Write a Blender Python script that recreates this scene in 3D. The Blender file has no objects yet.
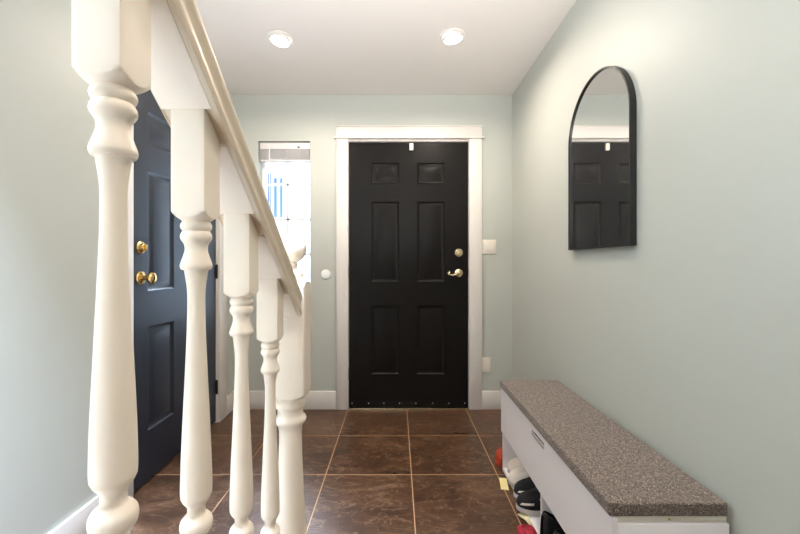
import bpy, bmesh, math, random
from mathutils import Vector, Matrix
random.seed(7)
PI = math.pi
C = bpy.context.scene.collection
sc = bpy.context.scene

# ------------------------------------------------------------------ measured frame
F, HC, VX, VY = 378.0, 1.115, 397.0, 264.0      # focal (px), eye height, vanishing point
D = 2.908        # back wall
XL, XR = -1.265, 0.885
CH = 2.415       # ceiling
YB = -3.4        # rear wall behind the camera
SL = 0.77        # slope of the stair rail
C0 = 1.7065      # underside of the rail: Z = C0 - SL*Y
RX = -0.277      # rail centre line

# ------------------------------------------------------------------ materials
def new_mat(name):
    m = bpy.data.materials.new(name); m.use_nodes = True
    nt = m.node_tree; b = nt.nodes['Principled BSDF']
    return m, nt, b
def srgb(r, g, b):
    f = lambda c: (c/255/12.92) if c/255 <= 0.04045 else ((c/255+0.055)/1.055)**2.4
    return (f(r), f(g), f(b), 1)
def mat(name, col, rough=0.5, metal=0.0, bump=0.0, bscale=60, var=0.0, vscale=4, spec=0.5, coat=0.0):
    m, nt, b = new_mat(name)
    b.inputs['Base Color'].default_value = col
    b.inputs['Roughness'].default_value = rough
    b.inputs['Metallic'].default_value = metal
    b.inputs['Specular IOR Level'].default_value = spec
    b.inputs['Coat Weight'].default_value = coat
    tc = nt.nodes.new('ShaderNodeTexCoord')
    if var > 0:
        n = nt.nodes.new('ShaderNodeTexNoise'); n.inputs['Scale'].default_value = vscale; n.inputs['Detail'].default_value = 4
        nt.links.new(tc.outputs['Object'], n.inputs['Vector'])
        mx = nt.nodes.new('ShaderNodeMix'); mx.data_type = 'RGBA'
        mx.inputs[6].default_value = tuple(c*(1-var) for c in col[:3])+(1,)
        mx.inputs[7].default_value = tuple(min(1, c*(1+var)) for c in col[:3])+(1,)
        nt.links.new(n.outputs['Fac'], mx.inputs[0]); nt.links.new(mx.outputs[2], b.inputs['Base Color'])
    if bump > 0:
        n = nt.nodes.new('ShaderNodeTexNoise'); n.inputs['Scale'].default_value = bscale; n.inputs['Detail'].default_value = 5
        nt.links.new(tc.outputs['Object'], n.inputs['Vector'])
        bp = nt.nodes.new('ShaderNodeBump'); bp.inputs['Strength'].default_value = bump; bp.inputs['Distance'].default_value = 0.002
        nt.links.new(n.outputs['Fac'], bp.inputs['Height']); nt.links.new(bp.outputs['Normal'], b.inputs['Normal'])
    return m

M = {}
M['wall'] = mat('sage_wall_paint', srgb(183, 186, 179), 0.5, bump=0.10, bscale=220, var=0.015, vscale=2)
M['ceil'] = mat('ceiling_paint', srgb(222, 217, 213), 0.8, bump=0.15, bscale=90)
M['trim'] = mat('white_trim_paint', srgb(218, 213, 208), 0.35, bump=0.03, bscale=40)
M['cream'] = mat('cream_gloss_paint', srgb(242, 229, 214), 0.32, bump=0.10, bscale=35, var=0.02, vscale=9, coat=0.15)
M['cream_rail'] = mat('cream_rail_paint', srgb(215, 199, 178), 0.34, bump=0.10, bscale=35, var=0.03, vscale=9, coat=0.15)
M['door'] = mat('black_door_paint', (0.0085, 0.0078, 0.0074, 1), 0.36, bump=0.12, bscale=70, var=0.12, vscale=6, spec=0.13)
M['door_left'] = mat('black_door_blue_reflection', (0.012, 0.017, 0.031, 1), 0.40, bump=0.12, bscale=70, var=0.12, vscale=6, spec=0.6)  # black door; bluish window reflection put into the base colour
M['tread_bounce'] = mat('pale_bounce_tread', srgb(206, 200, 192), 0.95, bump=0.5, bscale=300)  # unseen treads, made pale to bounce light onto the rail underside
M['black'] = mat('black_metal', (0.012, 0.012, 0.012, 1), 0.4)
M['rubber'] = mat('black_rubber', (0.012, 0.012, 0.012, 1), 0.7)
M['brass'] = mat('polished_brass', (0.83, 0.58, 0.24, 1), 0.16, 1.0)
M['satin_brass'] = mat('aged_brass', (0.80, 0.66, 0.44, 1), 0.24, 1.0)
M['steel'] = mat('steel_screw', (0.6, 0.58, 0.55, 1), 0.3, 1.0)
M['plastic'] = mat('white_plastic', srgb(228, 220, 208), 0.4)
M['plastic2'] = mat('white_vinyl', srgb(232, 232, 230), 0.45)
M['bench'] = mat('white_laminate', srgb(240, 235, 237), 0.38, bump=0.02, bscale=90)
M['lid'] = mat('lid_edge_laminate', srgb(214, 208, 194), 0.45)
M['stairw'] = mat('stair_tread_wood', srgb(120, 82, 54), 0.4, var=0.25, vscale=8)
M['sole'] = mat('pale_rubber_sole', srgb(196, 190, 190), 0.6)
M['white_up'] = mat('cream_leather', srgb(238, 226, 214), 0.6, bump=0.2, bscale=120)
M['white_sh'] = mat('white_shoe_trim', srgb(228, 224, 220), 0.5)
M['black_up'] = mat('black_suede', (0.011, 0.010, 0.012, 1), 0.85, bump=0.3, bscale=200)
M['dark_in'] = mat('dark_lining', (0.02, 0.018, 0.017, 1), 0.9)
M['orange_up'] = mat('orange_red_mesh', srgb(176, 66, 38), 0.7, bump=0.3, bscale=200, var=0.7, vscale=45)
M['pink_up'] = mat('crimson_mesh', srgb(168, 34, 58), 0.7, bump=0.3, bscale=200)
M['paper'] = mat('yellow_paper', srgb(232, 218, 158), 0.8)
M['tag'] = mat('cream_strap', srgb(222, 214, 176), 0.7)
M['siding'] = mat('pale_siding', srgb(225, 228, 232), 0.7)
M['bluegrey'] = mat('blue_grey_shutter', srgb(84, 96, 128), 0.6)
M['greytrim'] = mat('grey_house_trim', srgb(170, 178, 196), 0.6)
M['roof'] = mat('grey_shingle', srgb(120, 120, 126), 0.9, bump=0.5, bscale=20)
M['concrete'] = mat('pale_concrete', srgb(190, 190, 192), 0.8, var=0.1)
M['blind'] = mat('white_blind_slat', srgb(224, 220, 218), 0.5)

def mirror_mat():
    m, nt, b = new_mat('mirror_glass')
    b.inputs['Base Color'].default_value = (0.80, 0.82, 0.81, 1); b.inputs['Metallic'].default_value = 1
    tc = nt.nodes.new('ShaderNodeTexCoord'); n = nt.nodes.new('ShaderNodeTexNoise')
    n.inputs['Scale'].default_value = 7; n.inputs['Detail'].default_value = 6
    nt.links.new(tc.outputs['Object'], n.inputs['Vector'])
    r = nt.nodes.new('ShaderNodeMapRange'); r.inputs[1].default_value = 0.35; r.inputs[2].default_value = 0.75
    r.inputs[3].default_value = 0.015; r.inputs[4].default_value = 0.035
    nt.links.new(n.outputs['Fac'], r.inputs[0]); nt.links.new(r.outputs[0], b.inputs['Roughness'])
    # faint film of dust
    d = nt.nodes.new('ShaderNodeBsdfDiffuse'); d.inputs[0].default_value = (0.6, 0.6, 0.6, 1)
    mx = nt.nodes.new('ShaderNodeMixShader')
    r2 = nt.nodes.new('ShaderNodeMapRange'); r2.inputs[1].default_value = 0.4; r2.inputs[2].default_value = 0.8
    r2.inputs[3].default_value = 0.012; r2.inputs[4].default_value = 0.05
    nt.links.new(n.outputs['Fac'], r2.inputs[0]); nt.links.new(r2.outputs[0], mx.inputs[0])
    nt.links.new(b.outputs[0], mx.inputs[1]); nt.links.new(d.outputs[0], mx.inputs[2])
    nt.links.new(mx.outputs[0], nt.nodes['Material Output'].inputs[0])
    return m
M['mirror'] = mirror_mat()

def glass_mat():
    m = bpy.data.materials.new('window_glass'); m.use_nodes = True; nt = m.node_tree
    nt.nodes.remove(nt.nodes['Principled BSDF'])
    t = nt.nodes.new('ShaderNodeBsdfTransparent'); t.inputs[0].default_value = (0.95, 0.97, 0.97, 1)
    g = nt.nodes.new('ShaderNodeBsdfGlossy'); g.inputs['Roughness'].default_value = 0.02
    fr = nt.nodes.new('ShaderNodeFresnel'); fr.inputs[0].default_value = 1.3
    mx = nt.nodes.new('ShaderNodeMixShader')
    nt.links.new(fr.outputs[0], mx.inputs[0]); nt.links.new(t.outputs[0], mx.inputs[1]); nt.links.new(g.outputs[0], mx.inputs[2])
    nt.links.new(mx.outputs[0], nt.nodes['Material Output'].inputs[0])
    return m
M['glass'] = glass_mat()

def emit_mat(name, col, s):
    m, nt, b = new_mat(name)
    b.inputs['Base Color'].default_value = (0.9, 0.9, 0.9, 1)
    b.inputs['Emission Color'].default_value = col; b.inputs['Emission Strength'].default_value = s
    return m
M['lamp'] = emit_mat('lamp_lens', (1, 0.93, 0.84, 1), 14)

def tile_mat():
    m, nt, b = new_mat('slate_floor_tile')
    L = nt.links.new; N = nt.nodes.new
    T = 0.4535
    geo = N('ShaderNodeNewGeometry'); sep = N('ShaderNodeSeparateXYZ'); L(geo.outputs['Position'], sep.inputs[0])
    def M2(op, a, bb=None):
        n = N('ShaderNodeMath'); n.operation = op
        for i, v in enumerate((a, bb)):
            if v is None: continue
            if isinstance(v, (int, float)): n.inputs[i].default_value = v
            else: L(v, n.inputs[i])
        return n.outputs[0]
    u = M2('DIVIDE', M2('SUBTRACT', sep.outputs[0], 0.0765), T)
    v = M2('DIVIDE', M2('SUBTRACT', sep.outputs[1], D), T)
    def edge(w):
        fr = M2('FRACT', w); return M2('MINIMUM', fr, M2('SUBTRACT', 1.0, fr))
    e = M2('MINIMUM', edge(u), edge(v))
    gm = N('ShaderNodeMapRange'); L(e, gm.inputs[0]); gm.inputs[1].default_value = 0.0040; gm.inputs[2].default_value = 0.0062
    gm.inputs[3].default_value = 1; gm.inputs[4].default_value = 0
    cell = N('ShaderNodeCombineXYZ'); L(M2('FLOOR', u), cell.inputs[0]); L(M2('FLOOR', v), cell.inputs[1])
    wn = N('ShaderNodeTexWhiteNoise'); L(cell.outputs[0], wn.inputs[0])
    off = N('ShaderNodeVectorMath'); off.operation = 'SCALE'; off.inputs[3].default_value = 7.0; L(wn.outputs['Color'], off.inputs[0])
    ad = N('ShaderNodeVectorMath'); ad.operation = 'ADD'; L(geo.outputs['Position'], ad.inputs[0]); L(off.outputs[0], ad.inputs[1])
    mp = N('ShaderNodeMapping'); mp.inputs['Scale'].default_value = (0.8, 1.8, 1); L(ad.outputs[0], mp.inputs[0])
    n1 = N('ShaderNodeTexNoise'); n1.inputs['Scale'].default_value = 4.6; n1.inputs['Detail'].default_value = 10; n1.inputs['Roughness'].default_value = 0.66; n1.inputs['Distortion'].default_value = 1.0
    L(mp.outputs[0], n1.inputs['Vector'])
    cr = N('ShaderNodeValToRGB'); L(n1.outputs['Fac'], cr.inputs[0])
    el = cr.color_ramp.elements; el[0].position = 0.28; el[0].color = srgb(54, 38, 29); el[1].position = 0.74; el[1].color = srgb(128, 102, 80)
    for p, c in ((0.42, srgb(72, 50, 37)), (0.52, srgb(86, 59, 42)), (0.62, srgb(100, 74, 55))):
        q = el.new(p); q.color = c
    n2 = N('ShaderNodeTexNoise'); n2.inputs['Scale'].default_value = 38; n2.inputs['Detail'].default_value = 6; n2.inputs['Roughness'].default_value = 0.7
    L(ad.outputs[0], n2.inputs['Vector'])
    r2 = N('ShaderNodeMapRange'); L(n2.outputs['Fac'], r2.inputs[0]); r2.inputs[1].default_value = 0.3; r2.inputs[2].default_value = 0.7; r2.inputs[3].default_value = 0.72; r2.inputs[4].default_value = 1.25
    mul = N('ShaderNodeVectorMath'); mul.operation = 'SCALE'; L(cr.outputs[0], mul.inputs[0]); L(r2.outputs[0], mul.inputs[3])
    # pale veins
    n3 = N('ShaderNodeTexNoise'); n3.inputs['Scale'].default_value = 5; n3.inputs['Detail'].default_value = 6; n3.inputs['Distortion'].default_value = 2.2
    L(mp.outputs[0], n3.inputs['Vector'])
    rd = M2('ABSOLUTE', M2('SUBTRACT', n3.outputs['Fac'], 0.5))
    r3 = N('ShaderNodeMapRange'); L(rd, r3.inputs[0]); r3.inputs[1].default_value = 0.0; r3.inputs[2].default_value = 0.018; r3.inputs[3].default_value = 0.30; r3.inputs[4].default_value = 0
    vm = N('ShaderNodeMix'); vm.data_type = 'RGBA'; L(r3.outputs[0], vm.inputs[0]); L(mul.outputs[0], vm.inputs[6]); vm.inputs[7].default_value = srgb(168, 140, 112)
    fm = N('ShaderNodeMix'); fm.data_type = 'RGBA'; L(gm.outputs[0], fm.inputs[0]); L(vm.outputs[2], fm.inputs[6]); fm.inputs[7].default_value = srgb(186, 152, 116)
    L(fm.outputs[2], b.inputs['Base Color'])
    rr = N('ShaderNodeMapRange'); L(n1.outputs['Fac'], rr.inputs[0]); rr.inputs[1].default_value = 0.3; rr.inputs[2].default_value = 0.7; rr.inputs[3].default_value = 0.27; rr.inputs[4].default_value = 0.42
    r4 = N('ShaderNodeMix'); r4.data_type = 'FLOAT'; L(gm.outputs[0], r4.inputs[0]); L(rr.outputs[0], r4.inputs[2]); r4.inputs[3].default_value = 0.85
    L(r4.outputs[0], b.inputs['Roughness'])
    h = M2('SUBTRACT', M2('ADD', M2('MULTIPLY', n1.outputs['Fac'], 0.5), M2('MULTIPLY', n2.outputs['Fac'], 0.12)), gm.outputs[0])
    bp = N('ShaderNodeBump'); bp.inputs['Strength'].default_value = 0.18; bp.inputs['Distance'].default_value = 0.002
    L(h, bp.inputs['Height']); L(bp.outputs[0], b.inputs['Normal'])
    return m
M['tile'] = tile_mat()

def tweed():
    m, nt, b = new_mat('tweed_fabric')
    L = nt.links.new; N = nt.nodes.new
    tc = N('ShaderNodeTexCoord')
    mp = N('ShaderNodeMapping'); mp.inputs['Scale'].default_value = (1, 1, 1); mp.inputs['Rotation'].default_value = (0, 0, 0.5); L(tc.outputs['Object'], mp.inputs[0])
    n1 = N('ShaderNodeTexNoise'); n1.inputs['Scale'].default_value = 260; n1.inputs['Detail'].default_value = 3; n1.inputs['Roughness'].default_value = 0.7
    st = N('ShaderNodeMapping'); st.inputs['Scale'].default_value = (1, 0.35, 1); L(mp.outputs[0], st.inputs[0]); L(st.outputs[0], n1.inputs['Vector'])
    n2 = N('ShaderNodeTexNoise'); n2.inputs['Scale'].default_value = 260; n2.inputs['Detail'].default_value = 3; n2.inputs['Roughness'].default_value = 0.7
    s2 = N('ShaderNodeMapping'); s2.inputs['Scale'].default_value = (0.35, 1, 1); L(mp.outputs[0], s2.inputs[0]); L(s2.outputs[0], n2.inputs['Vector'])
    mx = N('ShaderNodeMath'); mx.operation = 'MAXIMUM'; L(n1.outputs['Fac'], mx.inputs[0]); L(n2.outputs['Fac'], mx.inputs[1])
    cr = N('ShaderNodeValToRGB'); L(mx.outputs[0], cr.inputs[0])
    el = cr.color_ramp.elements; el[0].position = 0.46; el[0].color = srgb(70, 60, 56); el[1].position = 0.72; el[1].color = srgb(190, 176, 160)
    q = el.new(0.54); q.color = srgb(104, 91, 84); q = el.new(0.62); q.color = srgb(140, 126, 114)
    L(cr.outputs[0], b.inputs['Base Color']); b.inputs['Roughness'].default_value = 0.95; b.inputs['Sheen Weight'].default_value = 0.2
    bp = N('ShaderNodeBump'); bp.inputs['Strength'].default_value = 0.5; bp.inputs['Distance'].default_value = 0.002
    L(mx.outputs[0], bp.inputs['Height']); L(bp.outputs[0], b.inputs['Normal'])
    return m
M['tweed'] = tweed()

# ------------------------------------------------------------------ helpers
def finish(bm, ang=35):
    bmesh.ops.recalc_face_normals(bm, faces=bm.faces)
    for f in bm.faces: f.smooth = True
    for e in bm.edges:
        if len(e.link_faces) == 2 and e.calc_face_angle(0) > math.radians(ang): e.smooth = False
def obj(name, bm, m, parent=None, ang=35, recalc=True):
    if recalc: finish(bm, ang)
    me = bpy.data.meshes.new(name); bm.to_mesh(me); bm.free()
    o = bpy.data.objects.new(name, me); C.objects.link(o)
    if m is not None:
        for mm in (m if isinstance(m, (list, tuple)) else [m]): me.materials.append(mm)
    if parent is not None: o.parent = parent
    return o
def thing(name, label, cat, loc=(0, 0, 0), rot=0, group=None, kind=None):
    o = bpy.data.objects.new(name, None); C.objects.link(o); o.empty_display_size = 0.05
    o.location = loc; o.rotation_euler = (0, 0, rot)
    if kind: o['kind'] = kind
    if label: o['label'] = label
    if cat: o['category'] = cat
    if group: o['group'] = group
    return o
def tag(o, label, cat, group=None, kind=None):
    o['label'] = label; o['category'] = cat
    if group: o['group'] = group
    if kind: o['kind'] = kind
    return o
def struct(o): o['kind'] = 'structure'; return o
def bx(bm, x0, x1, y0, y1, z0, z1, bev=0, seg=2, mi=0):
    r = bmesh.ops.create_cube(bm, size=1)
    for v in r['verts']:
        v.co = Vector((x0+(v.co.x+.5)*(x1-x0), y0+(v.co.y+.5)*(y1-y0), z0+(v.co.z+.5)*(z1-z0)))
    fs = {f for v in r['verts'] for f in v.link_faces}
    if mi:
        for f in fs: f.material_index = mi
    if bev > 0:
        es = list({e for v in r['verts'] for e in v.link_edges})
        bmesh.ops.bevel(bm, geom=es, offset=bev, segments=seg, profile=0.5, affect='EDGES')
def box(name, m, parent, *a, bev=0, seg=2):
    bm = bmesh.new(); bx(bm, *a, bev=bev, seg=seg); return obj(name, bm, m, parent)
def lathe(bm, prof, mtx=Matrix(), n=32, caps=True):
    """prof: (radius, height) pairs, turned about local z."""
    rings = []
    for r, z in prof:
        rings.append([bm.verts.new(mtx @ Vector((r*math.cos(2*PI*k/n), r*math.sin(2*PI*k/n), z))) for k in range(n)])
    for a, b in zip(rings, rings[1:]):
        for k in range(n): bm.faces.new((a[k], a[(k+1) % n], b[(k+1) % n], b[k]))
    if caps:
        bm.faces.new(rings[0]); bm.faces.new(rings[-1])
def tube(bm, pts, r, n=10, cap=True):
    pts = [Vector(p) for p in pts]; rings = []
    rs = r if isinstance(r, (list, tuple)) else [r]*len(pts)
    up = Vector((0, 0, 1))
    for i, p in enumerate(pts):
        t = (pts[min(i+1, len(pts)-1)]-pts[max(i-1, 0)]).normalized()
        a = up.cross(t)
        if a.length < 0.05: a = Vector((1, 0, 0)).cross(t)
        a.normalize(); b = t.cross(a)
        rings.append([bm.verts.new(p+rs[i]*(math.cos(2*PI*k/n)*a+math.sin(2*PI*k/n)*b)) for k in range(n)])
    for a, b in zip(rings, rings[1:]):
        for k in range(n): bm.faces.new((a[k], a[(k+1) % n], b[(k+1) % n], b[k]))
    if cap: bm.faces.new(rings[0]); bm.faces.new(rings[-1])
def prism(bm, poly, axis, a, b):
    """poly in the plane normal to axis ('x': (y,z), 'y': (x,z), 'z': (x,y))"""
    def P(p, t):
        return {'x': (t, p[0], p[1]), 'y': (p[0], t, p[1]), 'z': (p[0], p[1], t)}[axis]
    v0 = [bm.verts.new(P(p, a)) for p in poly]; v1 = [bm.verts.new(P(p, b)) for p in poly]
    n = len(poly)
    bm.faces.new(v0); bm.faces.new(v1)
    for k in range(n): bm.faces.new((v0[k], v0[(k+1) % n], v1[(k+1) % n], v1[k]))
def smooth_curve(keys, n):
    """catmull-rom through (x, y) keys, n samples per gap"""
    out = []
    for i in range(len(keys)-1):
        p0 = keys[max(i-1, 0)]; p1 = keys[i]; p2 = keys[i+1]; p3 = keys[min(i+2, len(keys)-1)]
        for k in range(n):
            t = k/n
            out.append(tuple(0.5*((2*p1[j])+(-p0[j]+p2[j])*t+(2*p0[j]-5*p1[j]+4*p2[j]-p3[j])*t*t+(-p0[j]+3*p1[j]-3*p2[j]+p3[j])*t**3) for j in range(2)))
    out.append(tuple(keys[-1])); return out

# ------------------------------------------------------------------ room shell
DX0, DX1, DH = -0.372, 0.551, 2.058          # front door opening
WX0, WX1, WZ0, WZ1 = -1.069, -0.669, 0.655, 2.062   # side window opening
WT = 0.17
bm = bmesh.new(); bx(bm, XL-.12, XR+.12, YB-.12, D+WT, -.1, 0); f = struct(obj('floor', bm, M['tile']))
# ceiling, open over the stair flight
bm = bmesh.new()
bx(bm, -0.20, XR, YB, D, CH, CH+.25); bx(bm, XL, -0.20, 0.55, D, CH, CH+.25)
struct(obj('ceiling', bm, M['ceil']))
bm = bmesh.new(); bx(bm, XL, -0.20+.1, YB, 0.55+.1, 4.9, 5.0); struct(obj('ceiling_stairwell', bm, M['ceil']))
bm = bmesh.new()
bx(bm, XL-.12, WX0, D, D+WT, 0, CH+.25); bx(bm, WX0, WX1, D, D+WT, 0, WZ0); bx(bm, WX0, WX1, D, D+WT, WZ1, CH+.25)
bx(bm, WX1, DX0-.02, D, D+WT, 0, CH+.25); bx(bm, DX0-.02, DX1+.02, D, D+WT, DH+.02, CH+.25); bx(bm, DX1+.02, XR+.12, D, D+WT, 0, CH+.25)
struct(obj('wall_back', bm, M['wall']))
LY0, LY1, LH = 1.797, 2.654, 2.05            # door opening in the left wall
bm = bmesh.new()
bx(bm, XL-.12, XL, YB, LY0-.015, 0, 5.0); bx(bm, XL-.12, XL, LY0-.015, LY1+.015, LH+.02, 5.0); bx(bm, XL-.12, XL, LY1+.015, D, 0, 5.0)
struct(obj('wall_left', bm, M['wall']))
bm = bmesh.new(); bx(bm, XR, XR+.12, YB, D, 0, CH+.25); struct(obj('wall_right', bm, M['wall']))
bm = bmesh.new(); bx(bm, XL-.12, XR+.12, YB-.12, YB, 0, 5.0); struct(obj('wall_rear', bm, M['wall']))
bm = bmesh.new(); bx(bm, -0.20, -0.10, YB, 0.65, CH+.25, 4.9); bx(bm, XL, -0.20, 0.55, 0.65, CH+.25, 4.9); struct(obj('wall_stairwell', bm, M['wall']))

# baseboards
BH = 0.14
def bb(name, *spans):
    bm = bmesh.new()
    for s in spans: bx(bm, *s, bev=.003)
    return struct(obj(name, bm, M['trim']))
bb('baseboard_back', (XL+.014, DX0-.095, D-.014, D, 0, BH), (DX1+.10, XR, D-.014, D, 0, BH))
bb('baseboard_left', (XL, XL+.014, LY1+.122, D, 0, BH), (XL, XL+.014, 0.98, LY0-.105, 0, BH))
bb('baseboard_right', (XR-.013, XR, YB, D-.014, 0, BH))

# ------------------------------------------------------------------ panel doors
def door_leaf_bm(w, h, xs, zs, th=0.035):
    """front at y=0 facing -y; xs: panel column spans, zs: panel row spans"""
    bm = bmesh.new()
    X = sorted({0, w, *[v for s in xs for v in s]}); Z = sorted({0, h, *[v for s in zs for v in s]})
    V = {}
    def vv(x, y, z):
        k = (round(x, 5), round(y, 5), round(z, 5))
        if k not in V: V[k] = bm.verts.new((x, y, z))
        return V[k]
    for i in range(len(X)-1):
        for j in range(len(Z)-1):
            x0, x1, z0, z1 = X[i], X[i+1], Z[j], Z[j+1]
            if (x0, x1) in xs and (z0, z1) in zs:
                prev = None
                for ins, dep in ((0, 0), (.004, .0035), (.010, .008), (.018, .0105), (.024, .0105), (.046, .003), (.050, .002)):
                    ring = [vv(x0+ins, dep, z0+ins), vv(x1-ins, dep, z0+ins), vv(x1-ins, dep, z1-ins), vv(x0+ins, dep, z1-ins)]
                    if prev:
                        for k in range(4): bm.faces.new((prev[k], prev[(k+1) % 4], ring[(k+1) % 4], ring[k]))
                    prev = ring
                bm.faces.new(prev)
            else:
                bm.faces.new((vv(x0, 0, z0), vv(x1, 0, z0), vv(x1, 0, z1), vv(x0, 0, z1)))
    # sides, back
    for a, b in zip(X, X[1:]):
        bm.faces.new((vv(a, 0, 0), vv(b, 0, 0), vv(b, th, 0), vv(a, th, 0))); bm.faces.new((vv(a, 0, h), vv(b, 0, h), vv(b, th, h), vv(a, th, h)))
        for c, d in zip(Z, Z[1:]): bm.faces.new((vv(a, th, c), vv(b, th, c), vv(b, th, d), vv(a, th, d)))
    for c, d in zip(Z, Z[1:]):
        bm.faces.new((vv(0, 0, c), vv(0, 0, d), vv(0, th, d), vv(0, th, c))); bm.faces.new((vv(w, 0, c), vv(w, 0, d), vv(w, th, d), vv(w, th, c)))
    return bm
ROT = Matrix.Rotation(PI/2, 4, 'X')      # local z -> -y (towards the room)
def deadbolt(parent, x, z, m):
    bm = bmesh.new(); lathe(bm, [(.0325, 0), (.0325, .004), (.029, .008), (.026, .011), (.022, .012), (.020, .020), (.0175, .023), (.0175, .022)], Matrix.Translation((x, 0, z)) @ ROT)
    d = obj('deadbolt', bm, m, parent, 25)
    bm = bmesh.new(); bx(bm, x-.004, x+.004, -.034, -.022, z-.014, z+.014, bev=.002)
    obj('thumb_turn', bm, m, d)
def hinge(parent, x, z, h=.09):
    bm = bmesh.new()
    lathe(bm, [(.004, -h/2-.006), (.0065, -h/2), (.0065, h/2), (.004, h/2+.006)], Matrix.Translation((x, -.007, z)), n=14)
    bx(bm, x-.016, x+.010, -.002, .0008, z-h/2, z+h/2)
    obj('hinge', bm, M['black'], parent)
ROWS = ((.252, .782), (.966, 1.584), (1.721, 1.884))

# front door
d1 = thing('door_1', 'black six-panel front door with brass lever and white casing', None, (DX0+.003, D+.012, .012), kind='structure')
W1 = DX1-DX0-.006
leaf = obj('door_leaf', door_leaf_bm(W1, DH-.018, ((.172, .385), (.524, .737)), ROWS), M['door'], d1)
# lever
LZ, LX = 1.034, W1-.073
bm = bmesh.new(); lathe(bm, [(.033, 0), (.033, .004), (.030, .009), (.024, .012), (.020, .013), (.013, .017), (.011, .045), (.012, .050), (.010, .056), (.002, .058)], Matrix.Translation((LX, 0, LZ)) @ ROT)
lv = obj('lever_handle', bm, M['satin_brass'], d1, 25)
bm = bmesh.new()
pts = [(LX, -.048, LZ), (LX-.02, -.05, LZ-.004), (LX-.042, -.052, LZ-.013), (LX-.062, -.053, LZ-.016), (LX-.080, -.053, LZ-.009), (LX-.088, -.053, LZ+.003), (LX-.082, -.053, LZ+.012), (LX-.073, -.053, LZ+.010)]
tube(bm, pts, [.011, .010, .0095, .009, .009, .0085, .0075, .006])
obj('lever', bm, M['satin_brass'], lv)
deadbolt(d1, LX+.003, 1.190, M['satin_brass'])
for z in (0.257, 1.04, 1.815): hinge(d1, .002, z)
bm = bmesh.new(); bx(bm, .0, W1, -.003, 0, -.001, .045, bev=.001)
sw = obj('door_sweep', bm, M['door'], d1)
for px in (352, 368.5, 383.8, 399.5, 416, 432.8, 449, 465):
    bm = bmesh.new(); x = (px-VX)/130-(DX0+.003); lathe(bm, [(.0045, 0), (.0045, .0015), (.002, .003)], Matrix.Translation((x, -.003, .028)) @ ROT, n=12)
    obj('sweep_screw', bm, M['steel'], sw)
box('strike_plate', M['satin_brass'], d1, W1+.0005, W1+.006, -.003, .012, LZ-.035, LZ+.035)
cl = box('contact_sensor', M['plastic'], None, .111-.015, .111+.015, D-.004, D+.012, 1.99, 2.045, bev=.003)
tag(cl, 'small white sensor clip on the top edge of the black front door', 'sensor')
thr = box('trim_threshold', M['satin_brass'], None, DX0, DX1, D-.02, D+WT, 0.0, .010, bev=.002); struct(thr)
# casing of the front door
def casing(name, parts):
    bm = bmesh.new()
    for p in parts: bx(bm, *p, bev=.0025)
    return struct(obj(name, bm, M['trim']))
casing('trim_1', [(DX0-.092, DX0-.003, D-.018, D, 0, 2.078), (DX1+.003, DX1+.100, D-.018, D, 0, 2.078),
                  (DX0-.108, DX1+.115, D-.030, D, 2.074, 2.089), (DX0-.094, DX1+.102, D-.020, D, 2.089, 2.165), (DX0-.094, DX1+.102, D-.026, D, 2.165, 2.172)])
bm = bmesh.new()
bx(bm, DX0-.018, DX0, D-.002, D+WT, 0, DH+.018); bx(bm, DX1, DX1+.018, D-.002, D+WT, 0, DH+.018); bx(bm, DX0, DX1, D-.002, D+WT, DH, DH+.018)
bx(bm, DX0, DX0+.012, D+.052, D+WT, 0, DH); bx(bm, DX1-.012, DX1, D+.052, D+WT, 0, DH); bx(bm, DX0, DX1, D+.052, D+WT, DH-.012, DH)
bx(bm, DX0, DX1, D+.10, D+.12, 0, DH)
struct(obj('trim_2', bm, M['trim']))

# left door (local x runs along +Y, face towards +X)
d2 = thing('door_2', 'black six-panel side door with round brass knob seen between the balusters', None, (XL-.006, LY0+.004, .012), PI/2, kind='structure')
W2 = LY1-LY0-.008
obj('door_leaf', door_leaf_bm(W2, LH-.018, ((.127, .353), (.484, .704)), ROWS), M['door_left'], d2)
KX, KZ = .071, 1.034
bm = bmesh.new(); lathe(bm, [(.034, 0), (.034, .004), (.031, .009), (.022, .013), (.013, .016), (.012, .034), (.016, .040), (.025, .046), (.0285, .054), (.0285, .060), (.024, .068), (.014, .073), (.002, .0745)], Matrix.Translation((KX, 0, KZ)) @ ROT)
obj('door_knob', bm, M['brass'], d2, 25)
deadbolt(d2, KX, 1.185, M['brass'])
for z in (0.240, 1.05, 1.80): hinge(d2, W2+.003, z)
# casing strips of the left door
casing('trim_3', [(XL, XL+.018, LY1+.006, LY1+.116, 0, 2.072), (XL, XL+.018, LY0-.100, LY0-.006, 0, 2.072),
                  (XL, XL+.030, LY0-.112, LY1+.128, 2.070, 2.085), (XL, XL+.020, LY0-.100, LY1+.118, 2.085, 2.165)])
bm = bmesh.new()
bx(bm, XL-.12, XL+.002, LY0-.014, LY0, 0, LH+.018); bx(bm, XL-.12, XL+.002, LY1, LY1+.014, 0, LH+.018); bx(bm, XL-.12, XL+.002, LY0, LY1, LH, LH+.018)
bx(bm, XL-.12, XL-.10, LY0, LY1, 0, LH)
struct(obj('trim_4', bm, M['trim']))

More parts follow.
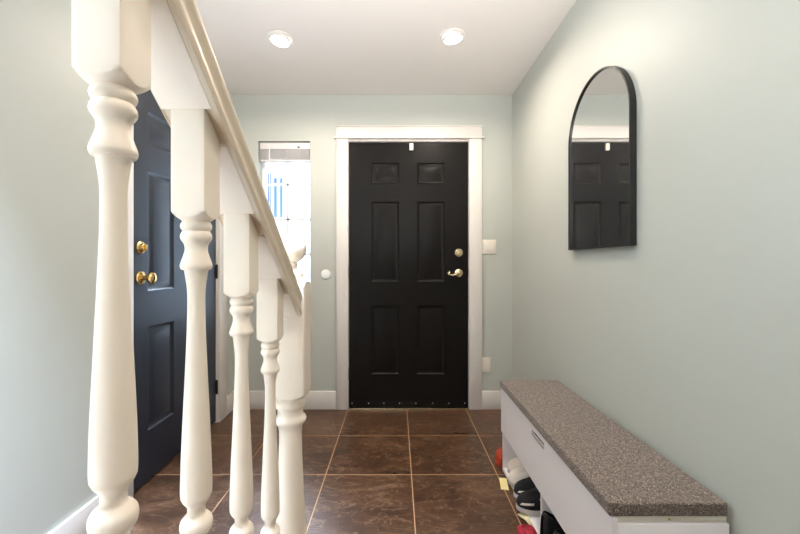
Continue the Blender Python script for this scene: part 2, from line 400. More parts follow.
# ------------------------------------------------------------------ side window
w = thing('window_1', 'narrow sidelight window with white grid bars left of the front door', None, (0, 0, 0), kind='structure')
GY = D+.105
bm = bmesh.new(); fw = .028
bx(bm, WX0, WX0+fw, GY-.02, GY+.03, WZ0, WZ1, bev=.002); bx(bm, WX1-fw*.5, WX1, GY-.02, GY+.03, WZ0, WZ1, bev=.002)
bx(bm, WX0+fw, WX1-fw*.5, GY-.02, GY+.03, WZ0, WZ0+fw, bev=.002); bx(bm, WX0+fw, WX1-fw*.5, GY-.02, GY+.03, WZ1-fw, WZ1, bev=.002)
obj('window_frame', bm, M['plastic2'], w)
bm = bmesh.new(); sg = F/GY
mx = -(VX-288)/sg
bx(bm, mx-.010, mx+.010, GY-.006, GY+.010, WZ0+fw, WZ1-fw, bev=.002)
for py in (184.7, 219.5, 254.3, 289.0):
    z = HC+(VY-py)/sg
    bx(bm, WX0+fw, WX1-fw*.5, GY-.006, GY+.010, z-.009, z+.009, bev=.002)
obj('window_grid', bm, M['plastic2'], w)
box('window_pane', M['glass'], w, WX0+fw, WX1-fw*.5, GY, GY+.004, WZ0+fw, WZ1-fw)
box('window_sill', M['trim'], w, WX0, WX1, D-.012, GY-.02, WZ0, WZ0+.012, bev=.003)

# raised venetian blind
bl = thing('venetian_blind', 'white venetian blind drawn up to the top of the sidelight window', 'blind', ((WX0+WX1)/2, D+.045, WZ1))
hw = (WX1-WX0)/2-.006
box('headrail', M['blind'], bl, -hw, hw, -.022, .022, -.058, -.004, bev=.003)
for k in range(13):
    z = -.066-k*.0052
    bm = bmesh.new(); dx = random.uniform(-.001, .001)
    n = 6
    for s in range(n):
        y0, y1 = -.024+.048*s/n, -.024+.048*(s+1)/n
        h = lambda y: .0035*(1-(y/.024)**2)
        vs = [(-hw+.004+dx, y0, z+h(y0)), (hw-.004+dx, y0, z+h(y0)), (hw-.004+dx, y1, z+h(y1)), (-hw+.004+dx, y1, z+h(y1))]
        top = [bm.verts.new(v) for v in vs]; bot = [bm.verts.new((v[0], v[1], v[2]-.0022)) for v in vs]
        bm.faces.new(top); bm.faces.new(bot)
        for q in range(4): bm.faces.new((top[q], top[(q+1) % 4], bot[(q+1) % 4], bot[q]))
    bmesh.ops.remove_doubles(bm, verts=bm.verts, dist=1e-5)
    obj('slat', bm, M['blind'], bl)
box('bottom_rail', M['blind'], bl, -hw+.003, hw-.003, -.023, .023, -.152, -.136, bev=.003)
bm = bmesh.new(); tube(bm, [(-.118, -.027, -.03), (-.118, -.030, -.30), (-.116, -.030, -.62)], .0035, 8); obj('tilt_wand', bm, M['plastic2'], bl)
bm = bmesh.new(); tube(bm, [(.115, -.026, -.05), (.113, -.027, -.40), (.116, -.027, -.75)], .0013, 6); obj('pull_cord', bm, M['plastic2'], bl)
bm = bmesh.new(); bx(bm, .098, .116, -.027, -.021, -.048, -.036, bev=.002); obj('cord_lock', bm, M['black'], bl)

# ------------------------------------------------------------------ outside: porch slab, ground, neighbour's house
bm = bmesh.new(); bx(bm, -14, 14, D+WT, 16, -.25, -.05); struct(obj('ground', bm, M['concrete']))
h = thing('house', 'pale neighbouring house with blue-grey shuttered window seen through the sidelight', 'house', (-2.2, 6.4, -.05))
box('wall', M['siding'], h, -3.5, 3.2, 0, 3.0, 0, 3.05)
bm = bmesh.new()
for k in range(20): bx(bm, -3.5, 3.2, -.012, 0, .1+k*.15, .1+k*.15+.02)
obj('siding_board', bm, M['siding'], h)
bm = bmesh.new(); prism(bm, [(-.4, 2.95), (3.4, 2.95), (1.5, 4.1)], 'x', -3.7, 3.4); obj('roof', bm, M['roof'], h)
def hx(px): return (px-VX)*6.38/F+2.2
wnd = box('window', M['greytrim'], h, hx(266), hx(287), -.06, -.002, 1.9, 2.72, bev=.004)
box('pane', M['bluegrey'], wnd, hx(267.5), hx(271.5), -.07, -.06, 1.95, 2.67)
box('pane', M['bluegrey'], wnd, hx(275.0), hx(277.5), -.07, -.06, 1.95, 2.6)
box('pane', M['bluegrey'], wnd, hx(281), hx(283), -.07, -.06, 1.95, 2.6)

# ------------------------------------------------------------------ wall fittings
def plate(name, label, cat, x0, x1, z0, z1, rockers):
    t = thing(name, label, cat, ((x0+x1)/2, D, (z0+z1)/2))
    a, b = (x1-x0)/2, (z1-z0)/2
    box('cover_plate', M['plastic'], t, -a, a, -.007, 0, -b, b, bev=.003)
    for x in rockers:
        box('rocker', M['plastic'], t, x-.017, x+.017, -.011, -.006, -.033, .033, bev=.002)
    return t
plate('light_switch', 'white double light switch plate right of the front door', 'light switch', .654, .761, 1.192, 1.302, (-.024, .024))
t = plate('wall_plate', 'small white cover plate low on the wall right of the front door', 'wall plate', .6505, .718, .282, .399, ())
for z in (-.04, .04):
    bm = bmesh.new(); lathe(bm, [(.003, 0), (.003, .001), (.001, .0015)], Matrix.Translation((0, -.007, z)) @ ROT, n=10); obj('screw', bm, M['plastic'], t)
bm = bmesh.new(); lathe(bm, [(.038, 0), (.038, .006), (.035, .010), (.028, .0115), (.001, .012)], Matrix.Translation((-.546, D, 1.035)) @ ROT, n=40)
tag(obj('round_wall_disc', bm, M['plastic2']), 'round white disc on the wall between window and front door', 'wall disc')

# recessed lamps
def downlight(x, y, label, tilt):
    t = thing('recessed_light', label, 'ceiling light', (x, y, CH), group=None)
    bm = bmesh.new(); lathe(bm, [(.055, 0), (.072, 0), (.074, -.004), (.070, -.008), (.057, -.008), (.053, -.002), (.055, 0)], caps=False, n=40); obj('trim_ring', bm, M['trim'], t)
    T = Matrix.Translation((0, 0, -.012)) @ Matrix.Rotation(tilt, 4, Vector((.5, -1, 0)))
    bm = bmesh.new(); lathe(bm, [(.056, .010), (.057, -.006), (.052, -.010), (.052, -.002)], T, n=36, caps=False); obj('gimbal_ring', bm, M['trim'], t)
    bm = bmesh.new(); lathe(bm, [(.051, -.001), (.051, -.007), (.040, -.010), (.001, -.012)], T, n=36); obj('lens', bm, M['lamp'], t)
    return t
downlight(-.673, 2.174, 'lit recessed ceiling light on the left, nearer the handrail', math.radians(-9))
downlight(.319, 2.155, 'lit recessed ceiling light on the right, above the front door side', math.radians(9))

# ------------------------------------------------------------------ mirror
mz0, mz1, my0, my1 = 1.184, 1.693, 1.394, 1.897
mt = thing('wall_mirror', 'arched black-framed mirror hanging on the right wall above the bench', 'mirror', (XR, (my0+my1)/2, mz0))
R = (my1-my0)/2
def arch(r, zb):
    pts = [(-r, zb), (-r, mz1-mz0)]
    for k in range(1, 40): a = PI-PI*k/40; pts.append((r*math.cos(a), mz1-mz0+r*math.sin(a)))
    pts += [(r, mz1-mz0), (r, zb)]; return pts
bm = bmesh.new()
o_ = arch(R, 0); i_ = arch(R-.006, .006)
for (pa, xa) in ((o_, 0), ):
    vo0 = [bm.verts.new((-.001, p[0], p[1])) for p in o_]; vo1 = [bm.verts.new((-.026, p[0], p[1])) for p in o_]
    vi1 = [bm.verts.new((-.026, p[0], p[1])) for p in i_]; vi0 = [bm.verts.new((-.001, p[0], p[1])) for p in i_]
    n = len(o_)
    for k in range(n):
        k2 = (k+1) % n
        for a, b in ((vo0, vo1), (vo1, vi1), (vi1, vi0), (vi0, vo0)): bm.faces.new((a[k], a[k2], b[k2], b[k]))
obj('mirror_frame', bm, M['black'], mt)
bm = bmesh.new(); g = arch(R-.0055, .0055); prism(bm, g, 'x', -.003, -.019); obj('mirror_glass', bm, M['mirror'], mt)

# ------------------------------------------------------------------ balusters, rail, newel
HB = 0.0226
def sq(a, h): return h/max(abs(math.cos(a)), abs(math.sin(a)))
def turned(name, keys, h, ztop_fn, zbot_fn, m, parent=None, n=64, cx=0, bev=.0008):
    """keys: (z, R) from top to bottom; R None = square block"""
    bm = bmesh.new(); rings = []
    for z, Rr in keys:
        ring = []
        for k in range(n):
            a = 2*PI*(k+.5)/n if False else 2*PI*k/n
            r = sq(a, h)
            rmax = math.hypot(h, h)-bev
            r = min(r, rmax)
            if Rr is not None: r = min(r, Rr)
            x, y = r*math.cos(a), r*math.sin(a)
            zz = z
            if z == 'top': zz = ztop_fn(x, y)
            if z == 'bot': zz = zbot_fn(x, y)
            ring.append(bm.verts.new((x, y, zz)))
        rings.append(ring)
    for a, b in zip(rings, rings[1:]):
        for k in range(n): bm.faces.new((a[k], a[(k+1) % n], b[(k+1) % n], b[k]))
    bm.faces.new(rings[0]); bm.faces.new(rings[-1])
    return obj(name, bm, m, parent, 32)

def bal_profile():
    # z relative to the lower corner of the top block (0), downwards negative
    k = [(0.0005, .0318), (-.0015, .0305), (-.003, .0288), (-.0045, .0268), (-.006, .0247), (-.0075, .0225), (-.009, .0203), (-.0105, .0184), (-.0118, .0170),
         (-.0132, .0178), (-.0155, .0192), (-.0185, .0198), (-.0212, .0192), (-.0238, .0178), (-.0252, .0168),
         (-.0266, .0178), (-.0295, .0193), (-.033, .0199), (-.0362, .0193), (-.039, .0177), (-.0415, .0158), (-.044, .0148)]
    k += [(z, r) for r, z in smooth_curve([(.0142, -.047), (.0143, -.052), (.0165, -.060), (.0195, -.069), (.0200, -.0735), (.0185, -.0775)], 4)]
    k += [(-.0785, .0152), (-.081, .0146)]
    k += [(z, r) for r, z in smooth_curve([(.0138, -.086), (.0112, -.11), (.0114, -.15), (.0132, -.20), (.0162, -.27), (.0187, -.33), (.0198, -.375), (.0194, -.388)], 5)]
    k += [(-.393, .0172), (-.397, .0145), (-.400, .0122), (-.404, .0112), (-.412, .0114), (-.4145, .0130)]
    k += [(z, r) for r, z in smooth_curve([(.0160, -.4165), (.0196, -.4215), (.0207, -.428), (.0196, -.4345), (.0158, -.440)], 4)]
    k += [(-.444, .0135), (-.452, .0128), (-.462, .0140), (-.468, .0178), (-.472, .0190), (-.478, .0180), (-.481, .0165), (-.484, .0200), (-.489, .0260), (-.494, .0318)]
    return k
BP = bal_profile()
LB = .138; SHOE = .755          # block length at its front, vertical drop rail underside -> shoe rail
def make_baluster(label):
    o_ = turned('baluster', [('top', None)]+[(0.0-.0, None)]+BP+[('bot', None)], HB,
                lambda x, y: LB+.008-SL*(y+HB), lambda x, y: LB-SL*(y+HB)-SHOE-.008, M['cream'])
    return tag(o_, label, 'baluster', 'turned balusters under the stair handrail')
blab = ['largest, nearest cream turned baluster at the left, in front of the plain wall',
        'second nearest cream turned baluster, in front of the middle of the side door',
        'third nearest cream turned baluster, covering the hinge side of the side door',
        'smallest cream turned baluster, last one before the ball topped newel post']
b0 = make_baluster(blab[0])
for k in range(4):
    o = b0 if k == 0 else b0.copy()
    if k: C.objects.link(o); o['label'] = blab[k]
    y = .345+.153*k
    o.location = (RX+(.0015, .0007, 0, 0)[k], y+HB, C0-SL*y-LB+(-.0065, 0, -.001, .007)[k])
for k, l in ((-1, 'cream turned baluster just before the largest one, outside the picture'), (-2, 'cream turned baluster on the stairs, farthest back under the handrail')):
    o = b0.copy(); C.objects.link(o); o['label'] = l; y = .345+.153*k; o.location = (RX, y+HB, C0-SL*y-LB)

# handrail: bread-loaf section swept along the slope
NY = .93
prof = [(-.0335, 0), (.0330, 0), (.0335, -.005), (.0405, -.005), (.0425, .002), (.0428, .007), (.0405, .012), (.0392, .020), (.0398, .028), (.0425, .036), (.0440, .044), (.0425, .052), (.036, .0585), (.024, .062), (.010, .0635)]
prof = prof+[(-x*.84 if x > .0335 else -x, z) for x, z in reversed(prof[1:])]
bm = bmesh.new()
ya, yb = -.70, NY+.004
va = [bm.verts.new((RX+x, ya, C0-SL*ya+z)) for x, z in prof]; vb = [bm.verts.new((RX+x, yb, C0-SL*yb+z)) for x, z in prof]
bm.faces.new(va); bm.faces.new(vb)
for k in range(len(prof)): q = (k+1) % len(prof); bm.faces.new((va[k], va[q], vb[q], vb[k]))
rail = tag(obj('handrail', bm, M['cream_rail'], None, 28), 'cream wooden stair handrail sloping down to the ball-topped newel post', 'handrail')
ends = [.345+.153*k for k in range(-2, 4)]
for k, a in enumerate(ends):
    y0 = a+2*HB+.0005; y1 = (ends[k+1] if k < 5 else NY)-.0005
    bm = bmesh.new(); prism(bm, [(y0, C0-SL*y0-.0045), (y1, C0-SL*y1-.0045), (y1, C0-SL*y1+.002), (y0, C0-SL*y0+.002)], 'x', RX-.0335, RX+.0325)
    obj('fillet', bm, M['cream'], rail)

# newel
HN = .04445; NX = -.2745; NYC = NY+HN
nw = thing('newel_post', 'square cream newel post with round ball top at the foot of the handrail', 'newel post', (NX, NYC, 0))
zb = .789; zt = 1.073
nk = [(zt, .040), (zt-.002, .0455), (zt-.006, .052), (zt-.012, .058), (zt-.02, None), (zb+.001, None)]
def off(z): return zb+z
lo = [(0, .0625), (-.004, .056), (-.008, .048), (-.012, .041), (-.016, .0365), (-.020, .035), (-.023, .0365), (-.029, .0385), (-.035, .0385), (-.040, .0365), (-.043, .033), (-.050, .0318), (-.058, .0320), (-.063, .034), (-.067, .0385), (-.072, .0400), (-.078, .0385), (-.083, .0345), (-.087, .031), (-.095, .0295)]
lo += [(z, r) for r, z in smooth_curve([(.0285, -.103), (.0285, -.13), (.0310, -.20), (.0350, -.28), (.0395, -.37), (.0400, -.42), (.0385, -.44)], 5)]
lo += [(-.447, .034), (-.453, .028), (-.458, .0265), (-.464, .030), (-.468, .038), (-.475, .0415), (-.483, .040), (-.489, .033), (-.495, .031), (-.501, .036), (-.507, .046), (-.513, .056), (-.518, .0625)]
keys = nk+[(off(z), r) for z, r in lo]+[(off(-.519), None), (0.0, None)]
turned('post', keys, HN, None, None, M['cream'], nw, bev=.003)
bm = bmesh.new()
fin = [(.030, zt-.001), (.031, zt+.004), (.0325, zt+.010), (.0325, zt+.017), (.029, zt+.023), (.021, zt+.027), (.0165, zt+.031), (.0165, zt+.036), (.019, zt+.041)]
bc = 1.156; br = .0405
for k in range(3, 24): a = -PI/2+PI*k/24; fin.append((br*math.cos(a), bc+br*math.sin(a)))
fin.append((.001, bc+br))
lathe(bm, fin, n=40); obj('ball_finial', bm, M['cream'], nw, 30)
bm = bmesh.new(); zc = HC-(311-VY)*NY/F; lathe(bm, [(.0045, 0), (.0045, .001), (.0025, .002)], Matrix.Translation(((290.5-VX)*NY/F-NX, -HN, zc)) @ ROT, n=12)
obj('bolt_plug', bm, M['steel'], nw)

# staircase below the rail (just outside the picture)
st = thing('staircase', 'enclosed stair flight with cream closed stringer beside the hall', 'staircase', (0, 0, 0))
RUN, RISE = .247, .19
nst = 14
bm = bmesh.new(); sh = C0-SHOE
yt = .928
prism(bm, [(yt, 0), (yt, sh-SL*yt), (-2.2, sh+SL*2.2), (-2.2, sh+SL*2.2-.55), (-1.2, 0)], 'x', RX-.045, RX+.03)
obj('stringer', bm, M['cream'], st)
for k in range(nst):
    y = .965-RUN*k
    if y-RUN < YB: break
    bm = bmesh.new(); bx(bm, XL+.002, RX-.0455, y-RUN, y+.025, RISE*(k+1)-.03, RISE*(k+1), bev=.006); obj('tread', bm, M['tread_bounce'], st)
    bm = bmesh.new(); bx(bm, XL+.002, RX-.0455, y-.015, y, RISE*k, RISE*(k+1)-.03); obj('riser', bm, M['cream'], st)

# ------------------------------------------------------------------ storage bench
BX0, BX1, BY0, BY1 = .5655, .870, .989, 2.043
bn = thing('storage_bench', 'long white storage bench with open shoe shelf against the right wall', 'bench', ((BX0+BX1)/2, (BY0+BY1)/2, 0))
bn_o = Vector(bn.location)
def bpart(name, m, x0, x1, y0, y1, z0, z1, bev=.001, parent=None):
    bm = bmesh.new(); o = bn_o
    bx(bm, x0-o.x, x1-o.x, y0-o.y, y1-o.y, z0, z1, bev=bev); return obj(name, bm, m, parent or bn)
TP = .434; FB = .215; th = .016
bpart('side_panel', M['bench'], BX0+.012, BX1, BY0, BY0+th, 0, TP)
bpart('side_panel', M['bench'], BX0+.004, BX1, BY1-th, BY1, 0, TP)
bpart('back_panel', M['bench'], BX1-.006, BX1, BY0+th, BY1-th, 0.01, TP)
bpart('bottom_shelf', M['bench'], BX0+.004, BX1-.006, BY0+th, BY1-th, .004, .022)
bpart('box_floor', M['bench'], BX0+.02, BX1-.006, BY0+th, BY1-th, FB+.004, FB+.018)
yc = 1.516
bpart('divider', M['bench'], BX0+.0125, BX1-.006, yc-th/2, yc+th/2, .022, FB+.004)
# flap with a notch for the finger pull
bm = bmesh.new(); ya_, yb_ = 1.447, 1.577
for a in ((BX0-.003, BX0+.0115, BY0-.0, ya_, FB, TP+.016), (BX0-.003, BX0+.0115, yb_, BY1, FB, TP+.016), (BX0-.003, BX0+.0115, ya_, yb_, FB, .409), (BX0-.003, BX0+.0115, ya_, yb_, .427, TP+.016)):
    bx(bm, a[0]-bn_o.x, a[1]-bn_o.x, a[2]-bn_o.y, a[3]-bn_o.y, a[4], a[5])
bmesh.ops.remove_doubles(bm, verts=bm.verts, dist=1e-5)
fl = obj('flap_door', bm, M['bench'], bn)
hd = bpart('finger_pull', M['dark_in'], BX0+.007, BX0+.0125, ya_, yb_, .409, .427, bev=0, parent=fl)
tb = bpart('pull_rim', M['steel'], BX0-.0045, BX0-.0015, ya_, yb_, .405, .4095, bev=.0005, parent=fl)
bpart('lid', M['lid'], BX0+.012, BX1-.004, BY0+.004, BY1-.002, TP+.003, TP+.019, bev=.002)
bm = bmesh.new(); lathe(bm, [(.003, 0), (.003, .001)], Matrix.Translation((.715-bn_o.x, BY0+.004-bn_o.y, TP+.011)) @ ROT, n=10); obj('screw', bm, M['brass'], bn)
# cushion
bm = bmesh.new()
x0, x1, y0, y1, z0, z1 = BX0-.010, BX1-.003, BY0+.0, BY1-.0, TP+.0195, .489
r = bmesh.ops.create_cube(bm, size=1)
for v in r['verts']: v.co = Vector((x0+(v.co.x+.5)*(x1-x0), y0+(v.co.y+.5)*(y1-y0), z0+(v.co.z+.5)*(z1-z0)))
bmesh.ops.bevel(bm, geom=bm.edges[:], offset=.005, segments=3, profile=.6, affect='EDGES')
cu = obj('bench_cushion', bm, M['tweed'], None, 60)
# piping seam along the upper edge
bm = bmesh.new()
loop = [(x0+.002, y0+.006, z1-.004), (x0+.002, y1-.006, z1-.004), (x0+.006, y1-.002, z1-.004), (x1-.006, y1-.002, z1-.004), (x1-.002, y1-.006, z1-.004), (x1-.002, y0+.006, z1-.004), (x1-.006, y0+.002, z1-.004), (x0+.006, y0+.002, z1-.004), (x0+.002, y0+.006, z1-.004)]
tube(bm, loop, .0025, 8, cap=False); obj('piping', bm, M['tweed'], cu)
tag(cu, 'flat grey-brown tweed cushion on top of the white storage bench', 'cushion')

# ------------------------------------------------------------------ shoes
def shoe(name, label, group, loc, rot, up, sole, trim=None, L=.27, stripe=False, laces=True, hs=1.0, lining=None, cat='shoe'):
    """heel at x=0, toe at x=L"""
    t = thing(name, label, cat, loc, rot, group)
    lining = lining or M['dark_in']
    wk = [(0, .0), (.01, .022), (.06, .031), (.2, .034), (.40, .033), (.58, .040), (.74, .045), (.88, .038), (.965, .022), (1.0, .0)]
    hk = [(0, .080), (.04, .088), (.12, .080), (.22, .072), (.34, .082), (.42, .090), (.55, .074), (.70, .056), (.85, .047), (.95, .038), (1.0, .022)]
    def itp(k, x):
        for a, b in zip(k, k[1:]):
            if a[0] <= x <= b[0]:
                s = (x-a[0])/(b[0]-a[0]); s = s*s*(3-2*s) if False else s; return a[1]+(b[1]-a[1])*s
        return k[-1][1]
    def W(s): return itp(smooth_curve(wk, 4), s)
    def H(s): return itp(smooth_curve(hk, 4), s)*hs
    sh = .024
    # sole
    bm = bmesh.new(); out = []
    N = 28
    for k in range(N+1):
        s = .5-.5*math.cos(PI*k/N); out.append((s*L, max(0, W(s))+.004))
    out = [(p[0]*1.0, p[1]) for p in out]
    poly = [(x, y) for x, y in out]+[(x, -y) for x, y in reversed(out)]
    lv = []
    for z, sc_ in ((0, .93), (.004, .985), (.012, 1.0), (sh-.003, 1.0), (sh, .96)):
        lv.append([bm.verts.new(((x-L/2)*(.985+.015*sc_)+L/2+(0.003 if x < .01 else 0), y*sc_, z+(.006*max(0, x/L-.8)/.2 if z < .02 else 0))) for x, y in poly])
    n = len(poly)
    for a, b in zip(lv, lv[1:]):
        for k in range(n): bm.faces.new((a[k], a[(k+1) % n], b[(k+1) % n], b[k]))
    bm.faces.new(lv[0]); bm.faces.new(lv[-1])
    obj('sole', bm, sole, t, 50)
    # upper, in two half lofts that leave the collar open
    def slit(s):
        if s < .03 or s > .40: return 0
        q = (s-.03)/.37; return .80*math.sin(PI*min(1, q*1.0))**.55
    bm = bmesh.new(); MS, MU = 34, 10
    for side in (1, -1):
        g = []
        for i in range(MS+1):
            s = .004+.990*(.5-.5*math.cos(PI*i/MS)); w_, h_ = max(.003, W(s)), H(s)
            sl = slit(s)*.72; row = []
            for j in range(MU+1):
                u = j/MU
                a = u*PI/2
                y = w_*(1-(1-sl)*(1-math.cos(a)**.72))
                z = sh-.004+(h_-sh+.004)*math.sin(a)**.8*(1.0 if sl == 0 else 1.0)
                lean = (1 if s > .5 else 1)*0
                row.append(bm.verts.new((s*L+(.004*(1-u) if s < .05 else 0)*-1, side*y, z)))
            g.append(row)
        for i in range(MS):
            for j in range(MU): bm.faces.new((g[i][j], g[i+1][j], g[i+1][j+1], g[i][j+1]))
    bmesh.ops.remove_doubles(bm, verts=bm.verts, dist=2e-4)
    u_ = obj('upper', bm, [up, lining], t, 60)
    so = u_.modifiers.new('s', 'SOLIDIFY'); so.thickness = .004; so.offset = -1; so.material_offset = 1
    # insole
    bm = bmesh.new(); pl = [(.03+k/12*.5, W(.03+k/12*.5)*.9) for k in range(13)]
    prism(bm, [(s*L, y) for s, y in pl]+[(s*L, -y) for s, y in reversed(pl)], 'z', sh, sh+.008); obj('insole', bm, lining, t)
    # tongue
    bm = bmesh.new(); rows = []
    for i in range(9):
        s = .36+.24*i/8; z = H(s)+.004+(.020*(1-i/5) if i < 5 else 0)*hs; w_ = .020-.004*i/8
        rows.append([bm.verts.new((s*L-(.010 if i == 0 else 0), w_*(q/3-1), z-.004*(q/3-1)**2)) for q in range(7)])
    for a, b in zip(rows, rows[1:]):
        for k in range(6): bm.faces.new((a[k], a[k+1], b[k+1], b[k]))
    tg = obj('tongue', bm, trim or up, t, 60); so = tg.modifiers.new('s', 'SOLIDIFY'); so.thickness = .005; so.offset = 1
    if laces:
        bm = bmesh.new()
        for i in range(5):
            s = .44+.035*i; z = H(s)+.008
            tube(bm, [(s*L, -.021, z-.009), (s*L+.002, -.012, z-.001), (s*L+.003, 0, z+.001), (s*L+.002, .012, z-.001), (s*L, .021, z-.009)], .0026, 6)
        obj('laces', bm, trim or up, t)
    if stripe:
        for side in (1, -1):
            bm = bmesh.new(); rows = []
            for i in range(15):
                q = i/14; s = .06+.62*q; w_ = W(s)
                hh = .040+.022*(2*abs(q-.42))**1.6; wd = .007*(math.sin(PI*min(1, .08+q*.9)))**.5+.002
                row = []
                for zz in (hh-wd, hh+wd):
                    zr = min(1, max(0, (zz-sh+.004)/(H(s)-sh+.004)))
                    a = math.asin(min(.98, zr**1.25)); y = w_*(math.cos(a)**.72)+.0014
                    sl = slit(s)*.72; y = w_*(1-(1-sl)*(1-math.cos(a)**.72))+.0016
                    row.append(bm.verts.new((s*L, side*y, zz)))
                rows.append(row)
            for a, b in zip(rows, rows[1:]): bm.faces.new((a[0], a[1], b[1], b[0]))
            q_ = obj('side_stripe', bm, trim, t); so = q_.modifiers.new('s', 'SOLIDIFY'); so.thickness = .002; so.offset = 1
        bm = bmesh.new(); rows = []
        for i in range(25):
            a = -PI*.46+PI*.92*i/24; cx_ = .74*L
            x = cx_+.232*L*math.cos(a); y = .0490*math.sin(a); hh = .036+.016*abs(math.sin(a))**2
            rows.append([bm.verts.new((x+.004, y*1.03, hh-.0045)), bm.verts.new((x+.0005, y, hh+.0045))])
        for a, b in zip(rows, rows[1:]): bm.faces.new((a[0], a[1], b[1], b[0]))
        q_ = obj('toe_stripe', bm, trim, t); so = q_.modifiers.new('s', 'SOLIDIFY'); so.thickness = .003
        # pale heel stripe
        bm = bmesh.new(); rows = []
        for i in range(13):
            a = -PI*.5+PI*i/12; x = .014-.0165*math.cos(a); y = .0335*math.sin(a)
            rows.append([bm.verts.new((x, y, .038)), bm.verts.new((x+.0015, y, .047))])
        for a, b in zip(rows, rows[1:]): bm.faces.new((a[0], a[1], b[1], b[0]))
        q_ = obj('heel_stripe', bm, trim, t); so = q_.modifiers.new('s', 'SOLIDIFY'); so.thickness = .002
    return t
SZ = .0225
shoe('sneaker', 'cream low sneaker on the bench shelf, the one nearer the black sneakers', 'cream sneakers', (.824, 1.877, SZ), math.radians(180), M['white_up'], M['sole'], M['white_up'], L=.272, hs=1.45)
shoe('sneaker', 'cream low sneaker at the far end of the bench shelf, against the end panel', 'cream sneakers', (.850, 1.976, SZ), math.radians(180), M['white_up'], M['sole'], M['white_up'], L=.272, hs=1.48)
shoe('sneaker', 'black sneaker with white toe stripe and pale sole, touching the bench divider side', 'black and white sneakers', (.816, 1.674, SZ), math.radians(178), M['black_up'], M['sole'], M['white_sh'], L=.285, stripe=True, hs=1.55)
shoe('sneaker', 'black sneaker with white toe stripe on the bench shelf, beside the cream sneakers', 'black and white sneakers', (.832, 1.777, SZ), math.radians(181), M['black_up'], M['sole'], M['white_sh'], L=.285, stripe=True, hs=1.55)
shoe('ankle_boot', 'plain black ankle boot on the near half of the bench shelf, beside the divider', 'black boots', (.556, 1.447, SZ), math.radians(0), M['black_up'], M['black_up'], M['black_up'], L=.28, hs=1.62, lining=M['black_up'], cat='boot')
shoe('ankle_boot', 'plain black ankle boot on the bench shelf, nearer the camera of the pair', 'black boots', (.560, 1.345, SZ), math.radians(1), M['black_up'], M['black_up'], M['black_up'], L=.28, hs=1.62, lining=M['black_up'], cat='boot')
shoe('sneaker', 'orange-red shoe peeking out behind the far end of the white bench', None, (.805, 2.105, 0), math.radians(180), M['orange_up'], M['orange_up'], M['paper'], L=.26, hs=1.9)
shoe('child_shoe', 'small crimson shoe on the tiles beside the bench shelf, at the bottom edge', None, (.530, 1.565, 0), math.radians(-90), M['pink_up'], M['pink_up'], M['pink_up'], L=.13, hs=.40, lining=M['pink_up'])
bm = bmesh.new(); rows = []
for i in range(9):
    u = i/8; x = .085*(u-.5); z = .002+.016*math.sin(PI*u)+.004*math.sin(7*u)
    rows.append([bm.verts.new((x, w_*(.017+.006*math.sin(5*u)), z+.003*w_*math.cos(4*u)+.003)) for w_ in (-1, 0, 1)])
for a_, b_ in zip(rows, rows[1:]):
    for k in range(2): bm.faces.new((a_[k], a_[k+1], b_[k+1], b_[k]))
tgp = obj('crumpled_tag', bm, M['tag']); tgp.location = (.560, 1.640, .001); tgp.rotation_euler = (0, 0, math.radians(115))
so = tgp.modifiers.new('s', 'SOLIDIFY'); so.thickness = .0015
tag(tgp, 'small crumpled cream tag on the tiles below the black-and-white sneaker', 'tag')
pp = box('paper_slip', M['paper'], None, -.019, .019, -.052, .052, 0, .0012)
pp.location = (.542, 1.917, .0003); pp.rotation_euler = (0, 0, math.radians(-10)); tag(pp, 'small pale yellow paper slip on the tiles beside the white bench', 'paper')

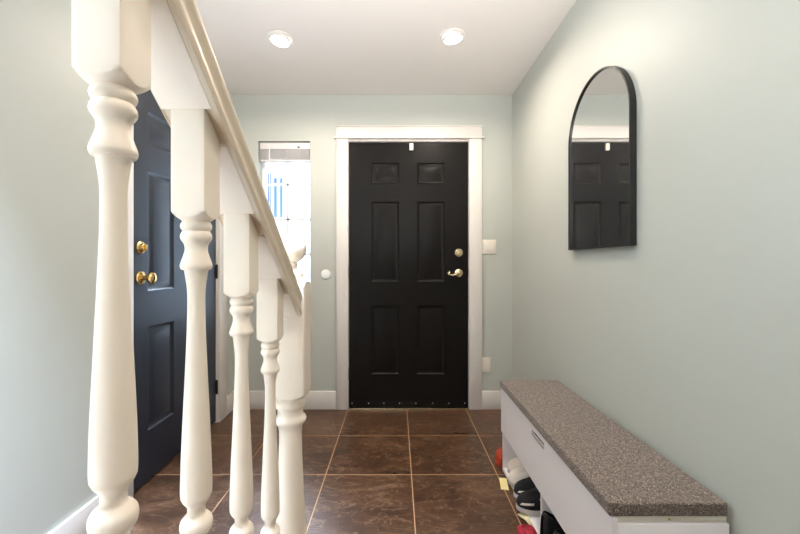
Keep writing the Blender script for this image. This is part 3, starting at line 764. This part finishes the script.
# ------------------------------------------------------------------ light
wd = bpy.data.worlds.new('world'); sc.world = wd; wd.use_nodes = True
bg = wd.node_tree.nodes['Background']; bg.inputs[0].default_value = (0.64, 0.79, 1.0, 1); bg.inputs[1].default_value = 5.0
def area(name, loc, rot, sx, sy, power, col, shape='RECTANGLE', spread=PI, portal=False):
    l = bpy.data.lights.new(name, 'AREA'); l.shape = shape; l.size = sx
    if shape == 'RECTANGLE': l.size_y = sy
    l.energy = power; l.color = col; l.spread = spread
    if portal: l.cycles.is_portal = True
    o = bpy.data.objects.new(name, l); C.objects.link(o); o.location = loc; o.rotation_euler = rot; return o
area('window_daylight_portal', ((WX0+WX1)/2, D+WT+.02, (WZ0+WZ1)/2), (-PI/2, 0, 0), .40, 1.42, 1, (1, 1, 1), portal=True)
# the open sky above the neighbour's roof, falling steeply through the sidelight
area('sky_daylight', (-1.0, D+1.35, 3.45), Vector((.13, -1.35, -2.05)).to_track_quat('-Z', 'Y').to_euler(), 1.6, 1.3, 1500, (.66, .79, 1.0))
for x, y in ((-.673, 2.174), (.319, 2.155)):
    area('downlight_beam', (x, y, CH-.03), (0, 0, 0), .10, .10, 13, (1, .86, .72), 'DISK', math.radians(165))
for x, y in ((.35, .2), (.35, -1.8)):
    area('hall_fill', (x, y, CH-.03), (0, 0, 0), .10, .10, 9, (1, .85, .70), 'DISK', math.radians(165))  # warm fill added out of view, no fixtures here
area('stairwell_fill', (-.34, -.05, 3.7), Vector((-.93, 1.1, -3.0)).to_track_quat('-Z', 'Y').to_euler(), .45, .45, 430, (.60, .76, 1.0), 'DISK')  # unseen cool fill, added to brighten the left wall
# added fill spot aimed upward to brighten the ceiling
fl_ = bpy.data.lights.new('ceiling_fill', 'SPOT'); fl_.energy = 185; fl_.spot_size = math.radians(105); fl_.spot_blend = 1.0; fl_.shadow_soft_size = .12; fl_.color = (1, .95, .91)
fo = bpy.data.objects.new('ceiling_fill', fl_); C.objects.link(fo); fo.location = (.10, .45, 1.30)
fo.rotation_euler = (Vector((-.15, 1.10, 1.15))).to_track_quat('-Z', 'Y').to_euler()

# ------------------------------------------------------------------ camera
cam = bpy.data.cameras.new('camera'); co = bpy.data.objects.new('camera', cam); C.objects.link(co)
co.location = (0, 0, HC); co.rotation_euler = (PI/2, 0, 0)
cam.sensor_width = 36; cam.lens = F*36/800
cam.shift_x = (400-VX)/800; cam.shift_y = -(267-VY)/800
cam.clip_start = .02
sc.camera = co
sc.view_settings.view_transform = 'Standard'; sc.view_settings.look = 'None'; sc.view_settings.gamma = 1; sc.view_settings.exposure = 0
sc.cycles.max_bounces = 12; sc.cycles.diffuse_bounces = 8; sc.cycles.caustics_reflective = False; sc.cycles.caustics_refractive = False
sc.cycles.use_denoising = True
